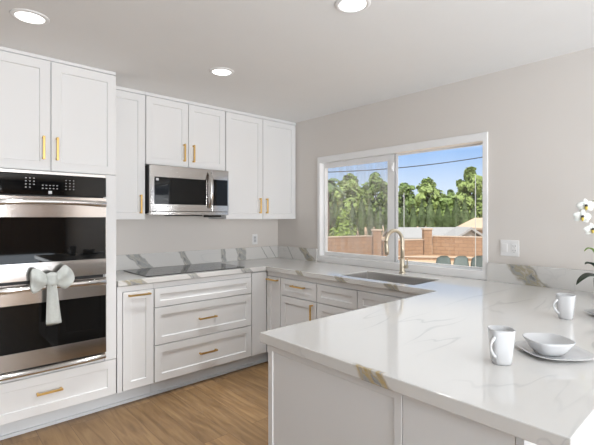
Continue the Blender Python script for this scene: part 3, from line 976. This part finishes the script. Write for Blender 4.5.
def flower(p, facing, s, roll):
    f = Vector(facing).normalized()
    up = Vector((0, 0, 1)); r_ = up.cross(f).normalized(); u_ = f.cross(r_)
    bm = bmesh.new()
    P = Vector(p)
    for (ang, ln, wd) in ((90, 1.0, .62), (90 + 125, 1.0, .60), (90 - 125, 1.0, .60), (168, 1.05, 1.05), (12, 1.05, 1.05)):
        a = math.radians(ang + roll)
        d = r_ * math.cos(a) + u_ * math.sin(a); sd = r_ * -math.sin(a) + u_ * math.cos(a)
        vs = []
        n = 7
        for i in range(n + 1):
            t = i / n
            w = wd * s * .5 * math.sin(PI * (t * .9 + .08)) ** .7
            c = P + d * s * ln * t * .95 + f * (.12 * s * math.sin(t * PI) - .10 * s * t)
            vs.append([bm.verts.new(c - sd * w), bm.verts.new(c - f * .03 * s), bm.verts.new(c + sd * w)])
        for a_, b_ in zip(vs, vs[1:]):
            for k in range(2): bm.faces.new((a_[k], a_[k + 1], b_[k + 1], b_[k]))
    fo = obj('blossom', bm, M['petal'], oc, smooth=True)
    sm = fo.modifiers.new('solid', 'SOLIDIFY'); sm.thickness = .0012
    bm = bmesh.new()
    tube(bm, [P + f * .10 * s, P + f * .30 * s - u_ * .12 * s, P + f * .34 * s - u_ * .36 * s, P + f * .2 * s - u_ * .5 * s], [.10 * s, .17 * s, .13 * s, .03 * s], 10)
    obj('lip', bm, M['lip'], fo, smooth=True)
    bm = bmesh.new()
    tube(bm, [P + f * .05 * s + u_ * .02 * s, P + f * .32 * s + u_ * .10 * s, P + f * .42 * s + u_ * .03 * s], [.10 * s, .18 * s, .10 * s], 10)
    obj('column', bm, M['blot'], fo, smooth=True)
flower((-.070, .087, .525), (-.80, -.45, -.10), .046, 6)
flower((-.086, .101, .463), (-.78, -.40, -.12), .046, -8)
flower((-.058, .060, .392), (-.70, -.55, -.15), .042, 10)

# ---- rest of the room, off frame but mirrored in the glass
for y0, lab in ((-1.62, 'blue-grey curtain hanging at the left of the side window, behind the camera'), (.14, 'blue-grey curtain hanging at the right of the side window, behind the camera')):
    if y0 > 0: continue
    bm = bmesh.new()
    n = 40
    ra = []; rb = []
    for i in range(n + 1):
        y = y0 + .5 * i / n
        x = XB - .06 - .018 * math.sin(i * 1.3)
        ra.append((x, y)); rb.append((x - .004, y))
    pts = ra + rb[::-1]
    loft(bm, [[(x, y, .02) for x, y in pts], [(x, y, 2.2) for x, y in pts]])
    tag(obj('curtain', bm, M['drape']), lab, 'curtain')

cb = thing('wardrobe', 'tall brown wooden wardrobe added unseen behind the camera for the oven steel to reflect', 'wardrobe', (2.08, YF + .30, 0))  # added out of view to give the oven steel a dark brown reflection
obj('body', boxes((-.96, .96, -.27, .22, .10, 2.15)), M['wood_dark'], cb, bevel=.004)
for k in range(3):
    d_ = obj('door', boxes((-.95 + .634 * k, -.321 + .634 * k, .2205, .240, .12, 2.13)), M['wood_dark'], cb, bevel=.002)
    obj('knob', boxes((-.38 + .634 * k, -.36 + .634 * k, .241, .262, 1.05, 1.07)), M['bronze'], d_, bevel=.003)
for sx in (-.88, .88):
    for sy in (-.20, .17): obj('leg', boxes((sx - .03, sx + .03, sy - .03, sy + .03, .001, .0995)), M['wood_dark'], cb)

# ------------------------------------------------------------------ the yard outside
GZ = -.42
F2 = Vector((math.cos(ANG), math.sin(ANG), 0)); R2 = Vector((math.sin(ANG), -math.cos(ANG), 0))
struct('ground', boxes((XB + .2, 75, -40, 75, GZ - .2, GZ)), M['earth'])


def seg_wall(name, label, p, q, z1, thick=.2, z0=GZ - .05, cap=.05, mat='block', group=None):
    p, q = Vector((p[0], p[1], 0)), Vector((q[0], q[1], 0))
    d = (q - p); ln = d.length
    o = thing(name, label, 'wall', (p.x, p.y, 0), math.atan2(d.y, d.x), group)
    obj('masonry', boxes((0, ln, -thick / 2, thick / 2, z0, z1)), M[mat], o)
    if cap: obj('coping', boxes((0, ln, -thick / 2 - .03, thick / 2 + .03, z1 + .0005, z1 + cap)), M['cap'], o)
    return o


def pillar(label, x, y, z1, w=.37):
    o = thing('brick_pillar', label, 'pillar', (x, y, GZ), ANG - PI / 2, 'brick pillars of the garden wall')
    obj('shaft', boxes((-w / 2, w / 2, -w / 2, w / 2, -.02, z1 - GZ)), M['block'], o)
    obj('pillar_cap', boxes((-w / 2 - .04, w / 2 + .04, -w / 2 - .04, w / 2 + .04, z1 - GZ + .0005, z1 - GZ + .07)), M['cap'], o)


pL, pR = (15.47, 11.62), (18.10, 10.59)
seg_wall('garden_wall', 'low block wall seen through the left pane, left of its pillar', (7.0, 13.63), (15.26, 11.78), .52)
pillar('brick pillar seen through the left window pane', *pL, .78)
seg_wall('garden_wall', 'low brown block wall between the two brick pillars', (15.74, 11.50), (17.83, 10.70), .30)
pillar('brick pillar seen through the right window pane', *pR, .80)
seg_wall('garden_wall', 'low brown block wall right of the pillar in the right pane', (18.35, 10.42), (19.6, 6.2), .46)
# lower planter kerb in front of the wall
seg_wall('planter_kerb', 'pale kerb of the planting strip in front of the garden wall, left pane', (12.2, 11.0), (14.9, 10.6), GZ + .10, .20, cap=.03, mat='cap')
seg_wall('planter_kerb', 'pale kerb of the planting strip in front of the garden wall, right pane', (15.2, 10.4), (17.9, 6.6), GZ + .10, .20, cap=.03, mat='block')


def house(name, label, c, yaw, w, d, h, rise, roofm, wallm, gable_front=False, cat='house'):
    o = thing(name, label, cat, (c[0], c[1], GZ), yaw)
    obj('walls', boxes((-w / 2, w / 2, -d / 2, d / 2, -.02, h)), M[wallm], o)
    bm = bmesh.new()
    ov_ = .3
    if gable_front:
        prof = [(-w / 2 - ov_, h), (0, h + rise), (w / 2 + ov_, h), (w / 2 + ov_, h + .12), (0, h + rise + .14), (-w / 2 - ov_, h + .12)]
        loft(bm, [[(x, y, z) for x, z in prof] for y in (-d / 2 - ov_, d / 2 + ov_)])
        obj('roof', bm, M[roofm], o)
        bm = bmesh.new(); loft(bm, [[(x, y, z) for x, z in ((-w / 2, h), (0, h + rise), (w / 2, h))] for y in (-d / 2, -d / 2 + .05)])
        obj('gable', bm, M[wallm], o)
    else:
        prof = [(-d / 2 - ov_, h), (0, h + rise), (d / 2 + ov_, h), (d / 2 + ov_, h + .1), (0, h + rise + .12), (-d / 2 - ov_, h + .1)]
        loft(bm, [[(x, y, z) for y, z in prof] for x in (-w / 2 - ov_, w / 2 + ov_)])
        obj('roof', bm, M[roofm], o)
    return o


yaw0 = ANG - PI / 2
def at(px, d):
    u = (px - 297) / 412.0
    v = F2 * d + R2 * (u * d)
    return (v.x, v.y)
house('neighbour_house', 'long low house with pale grey roof beyond the garden wall', at(424, 28.5), yaw0, 4.4, 3.0, .40, .62, 'roof', 'stucco')
house('garden_shed', 'white gabled shed beyond the garden wall, right of the long roof', at(464, 24.5), yaw0, 1.4, 1.6, .50, .62, 'roof', 'stucco', True, 'shed')
house('neighbour_house', 'tan house with brown gable behind the wall at far right of the window', at(488, 28.6), yaw0 + .2, 2.4, 2.4, 1.0, .65, 'tan', 'tan', True)


def foliage(bm, c, rx, ry, rz, n, leaf, seed, shell=.55, flame=False):
    rnd = random.Random(seed)
    c = Vector(c)
    for _ in range(n):
        while True:
            v = Vector((rnd.uniform(-1, 1), rnd.uniform(-1, 1), rnd.uniform(-1, 1)))
            if shell < v.length < 1: break
        k = 1.0
        if flame: k = max(.12, (1 - max(0, v.z) ** 1.8)) * (.75 + .25 * (1 - abs(v.z)))
        p = c + Vector((v.x * rx * k, v.y * ry * k, v.z * rz))
        p += noise.noise_vector(p * 1.1) * leaf * 2.2
        nrm = (v + Vector((rnd.uniform(-.8, .8), rnd.uniform(-.8, .8), rnd.uniform(-.3, 1)))).normalized()
        a = nrm.orthogonal().normalized(); b = nrm.cross(a)
        th = rnd.uniform(0, PI); a, b = a * math.cos(th) + b * math.sin(th), b * math.cos(th) - a * math.sin(th)
        s1 = leaf * rnd.uniform(.6, 1.3); s2 = s1 * rnd.uniform(.5, .8)
        bm.faces.new([bm.verts.new(p + q) for q in (a * s1, b * s2, -a * s1, -b * s2)])


def blob(bm, c, rx, ry, rz, flame=False):
    g = bmesh.ops.create_icosphere(bm, subdivisions=2, radius=1)['verts']
    for v in g:
        k = max(.1, 1 - max(0, v.co.z) ** 1.8) if flame else 1
        v.co = Vector((c[0] + v.co.x * rx * k, c[1] + v.co.y * ry * k, c[2] + v.co.z * rz))


def mesh_of(bm, name, mat):
    me = bpy.data.meshes.new(name); bm.to_mesh(me); bm.free(); me.materials.append(mat)
    return me


def link(name, me, parent):
    o = bpy.data.objects.new(name, me); COL.objects.link(o); o.parent = parent
    return o


# cypress hedge: each column is a plant of its own
cyp = []
for k in range(3):
    bm = bmesh.new()
    foliage(bm, (0, 0, 1.95), .36, .36, 1.95, 2400, .062, 40 + k, .72, True)
    blob(bm, (0, 0, 1.88), .29, .29, 1.82, True)
    cyp.append(mesh_of(bm, 'cypress_foliage', M['cyp']))
bm = bmesh.new(); tube(bm, [(0, 0, -.1), (0, 0, .8)], [.09, .06], 8); trunk_c = mesh_of(bm, 'cypress_trunk', M['bark'])
cx = [327 + 8.6 * k for k in range(18)]
for k, px in enumerate(cx):
    d = 33 + (.55 if k % 2 else -.55)
    x, y = at(px, d)
    lab = 'narrow dark green cypress in the hedge row seen through the %s window pane' % ('left' if px < 391 else 'right')
    o = thing('cypress', lab, 'tree', (x, y, GZ), k * 1.1, 'cypress hedge seen through the %s pane' % ('left' if px < 391 else 'right'))
    s_ = .84 + .10 * math.sin(k * 1.7 + .5)
    o.scale = (1, 1, s_)
    link('foliage', cyp[k % 3], o); link('trunk', trunk_c, o)


def tree(label, px, d, ytop, wpx, mat, seed, n=3200, lobes=15, low=.30):
    """crown built of many leaf clusters; ytop and wpx give the height and width it reaches at distance d"""
    x, y = at(px, d)
    h = 1.39 + (217.5 - ytop) / 412.0 * d - GZ
    r = wpx / 412.0 * d / 2
    leaf = .0058 * d
    o = thing('tree', label, 'tree', (x, y, GZ), 0, 'trees rising behind the cypress hedge')
    rnd = random.Random(seed)
    bm = bmesh.new()
    for k in range(lobes):
        t = k / (lobes - 1)                       # bottom to top
        a = k * 2.4 + rnd.uniform(-.4, .4)
        rr = r * (.46 - .22 * t) * rnd.uniform(.85, 1.2)
        q = (r - rr) * math.sqrt(max(0, 1 - (max(0, t - .35) / .65) ** 2)) * rnd.uniform(.6, 1)
        cz = h * (low + (1 - low) * t) - rr * (.4 + .6 * t)
        c = (q * math.cos(a), q * math.sin(a), cz)
        foliage(bm, c, rr, rr, rr * rnd.uniform(.8, 1.15), n // lobes, leaf, seed * 31 + k, .30)
        blob(bm, c, rr * .30, rr * .30, rr * .30)
    link('foliage', mesh_of(bm, 'tree_foliage', mat), o)
    bm = bmesh.new(); tube(bm, [(0, 0, -.1), (.05, 0, h * .3), (0, .1, h * .72)], [.20, .14, .05], 8)
    link('trunk', mesh_of(bm, 'tree_trunk', M['bark']), o)


tree('bushy green tree above the hedge at the middle of the left window pane', 350, 42, 174, 46, M['tree'], 11)
tree('rounded green tree above the hedge at the right of the left pane', 376, 49, 174, 46, M['tree2'], 12)
tree('spreading green tree above the hedge, left half of the right pane', 404, 42, 182, 30, M['tree2'], 15)
tree('spiky light green tree above the hedge, centre of the right pane', 428, 49, 179, 44, M['tree'], 13)
tree('large tall green tree at the right end of the right pane', 471, 36, 168, 42, M['tree'], 14, 4600, 18, .2)
tree('low green tree at the far left behind the hedge, left pane', 331, 50, 182, 30, M['tree2'], 16)
tree('low dark tree between the light tree and the large tree, right pane', 450, 43, 192, 30, M['tree2'], 17)
# bright bush in front of the hedge
x, y = at(343, 21.5)
o = thing('bush', 'bright yellow-green bush behind the low wall in the left pane', 'bush', (x, y, GZ))
bm = bmesh.new(); foliage(bm, (0, 0, .85), .75, .75, .85, 900, .12, 5, .4); foliage(bm, (.1, 0, 1.6), .42, .42, .55, 400, .11, 6, .3); blob(bm, (0, 0, .8), .5, .5, .6)
link('foliage', mesh_of(bm, 'bush_foliage', M['bush']), o)
# palm
x, y = at(327, 30)
o = thing('palm_tree', 'palm tree with drooping fronds at the left edge of the window', 'palm tree', (x, y, GZ))
bm = bmesh.new(); tube(bm, [(0, 0, -.1), (.05, 0, 2), (0, 0, 4.35)], [.2, .15, .13], 10); link('trunk', mesh_of(bm, 'palm_trunk', M['bark']), o)
rnd = random.Random(3)
bm = bmesh.new()
for k in range(22):
    a = 2 * PI * k / 22 * 1.0 + rnd.uniform(-.1, .1); el_ = rnd.uniform(-.1, 1.1); ln = rnd.uniform(1.1, 1.5)
    prev = None
    for i in range(11):
        t = i / 10
        rr = ln * t * math.cos(el_ * .8); zz = 4.35 + ln * (t * math.sin(el_) - .8 * t * t)
        c = Vector((rr * math.cos(a), rr * math.sin(a), zz)); sd = Vector((-math.sin(a), math.cos(a), 0))
        if prev is not None:
            for sg in (-1, 1):
                w = .34 * math.sin(PI * (t * .9 + .05))
                bm.faces.new([bm.verts.new(q) for q in (prev, c, c + sd * sg * w - Vector((0, 0, w * .7)), prev + sd * sg * w * .8 - Vector((0, 0, w * .55)))])
        prev = c
link('fronds', mesh_of(bm, 'palm_fronds', M['palm']), o)

# patio chairs
def chair_parts():
    bm = bmesh.new()
    prof = [(.22, .43), (.10, .42), (-.06, .415), (-.17, .435), (-.225, .50), (-.245, .62), (-.262, .74), (-.270, .80)]
    wid = [.20, .225, .235, .24, .235, .225, .195, .150]
    rows = []
    for (y, z), w in zip(prof, wid):
        rows.append([bm.verts.new((w * t, y + (.05 * t * t if z > .5 else 0), z + (.03 * t * t if z < .5 else 0) - (.035 * t ** 4 if z > .78 else 0))) for t in (-1, -.75, -.4, 0, .4, .75, 1)])
    for a, b in zip(rows, rows[1:]):
        for i in range(6): bm.faces.new((a[i], a[i + 1], b[i + 1], b[i]))
    bmesh.ops.solidify(bm, geom=bm.faces[:], thickness=.012)
    seat = mesh_of(bm, 'chair_shell', M['shell'])
    for p in seat.polygons: p.use_smooth = True
    legs = []
    for sx in (-1, 1):
        for sy in (-1, 1):
            bm = bmesh.new(); tube(bm, [(sx * .13, sy * .12, .415), (sx * .21, sy * .21, .001)], [.014, .010], 8)
            legs.append(mesh_of(bm, 'chair_leg', M['cap']))
    return seat, legs
seat, legs = chair_parts()
for px, d, lab in ((440.8, 10.2, 'leftmost of the three grey-teal patio chairs outside the window'), (458.2, 10.2, 'middle of the three grey-teal patio chairs outside the window'), (475.2, 10.2, 'rightmost of the three grey-teal patio chairs outside the window')):
    x, y = at(px, d)
    o = thing('patio_chair', lab, 'chair', (x, y, GZ), ANG - PI / 2 + .0, 'grey-teal patio chairs')
    o.scale = (.84, .9, 1.11)
    link('seat_shell', seat, o)
    for l_ in legs: link('leg', l_, o)

# cable and slim poles
bm = bmesh.new()
p0, p1 = Vector((16.4, 18.9, 3.92)), Vector((26.6, 9.5, 5.22))
tube(bm, [p0.lerp(p1, i / 16) - Vector((0, 0, .35 * (1 - (2 * i / 16 - 1) ** 2))) + Vector((0, 0, .2)) for i in range(17)], .030, 6)
for (q, zt, lab) in ((p0, 3.98, 'wooden utility pole holding the cable, hidden left of the window'), (p1, 5.28, 'wooden utility pole holding the cable, hidden right of the window')):
    b2 = bmesh.new(); tube(b2, [(q.x, q.y, GZ - .02), (q.x, q.y, zt)], [.13, .10], 10)
    tag(obj('utility_pole', b2, M['bark']), lab, 'utility pole')
tag(obj('power_line', bm, M['wire']), 'dark overhead cable crossing the sky outside the window', 'cable')
for px, zt, lab in ((404, 1.95, 'slim pale pole in the yard near the faucet, right pane'), (475.5, 2.35, 'slim pale pole in the yard at the right of the right pane')):
    x, y = at(px, 9.4)
    bm = bmesh.new(); tube(bm, [(x, y, GZ - .02), (x, y, zt)], .009, 8)
    tag(obj('garden_pole', bm, M['pole']), lab, 'pole')
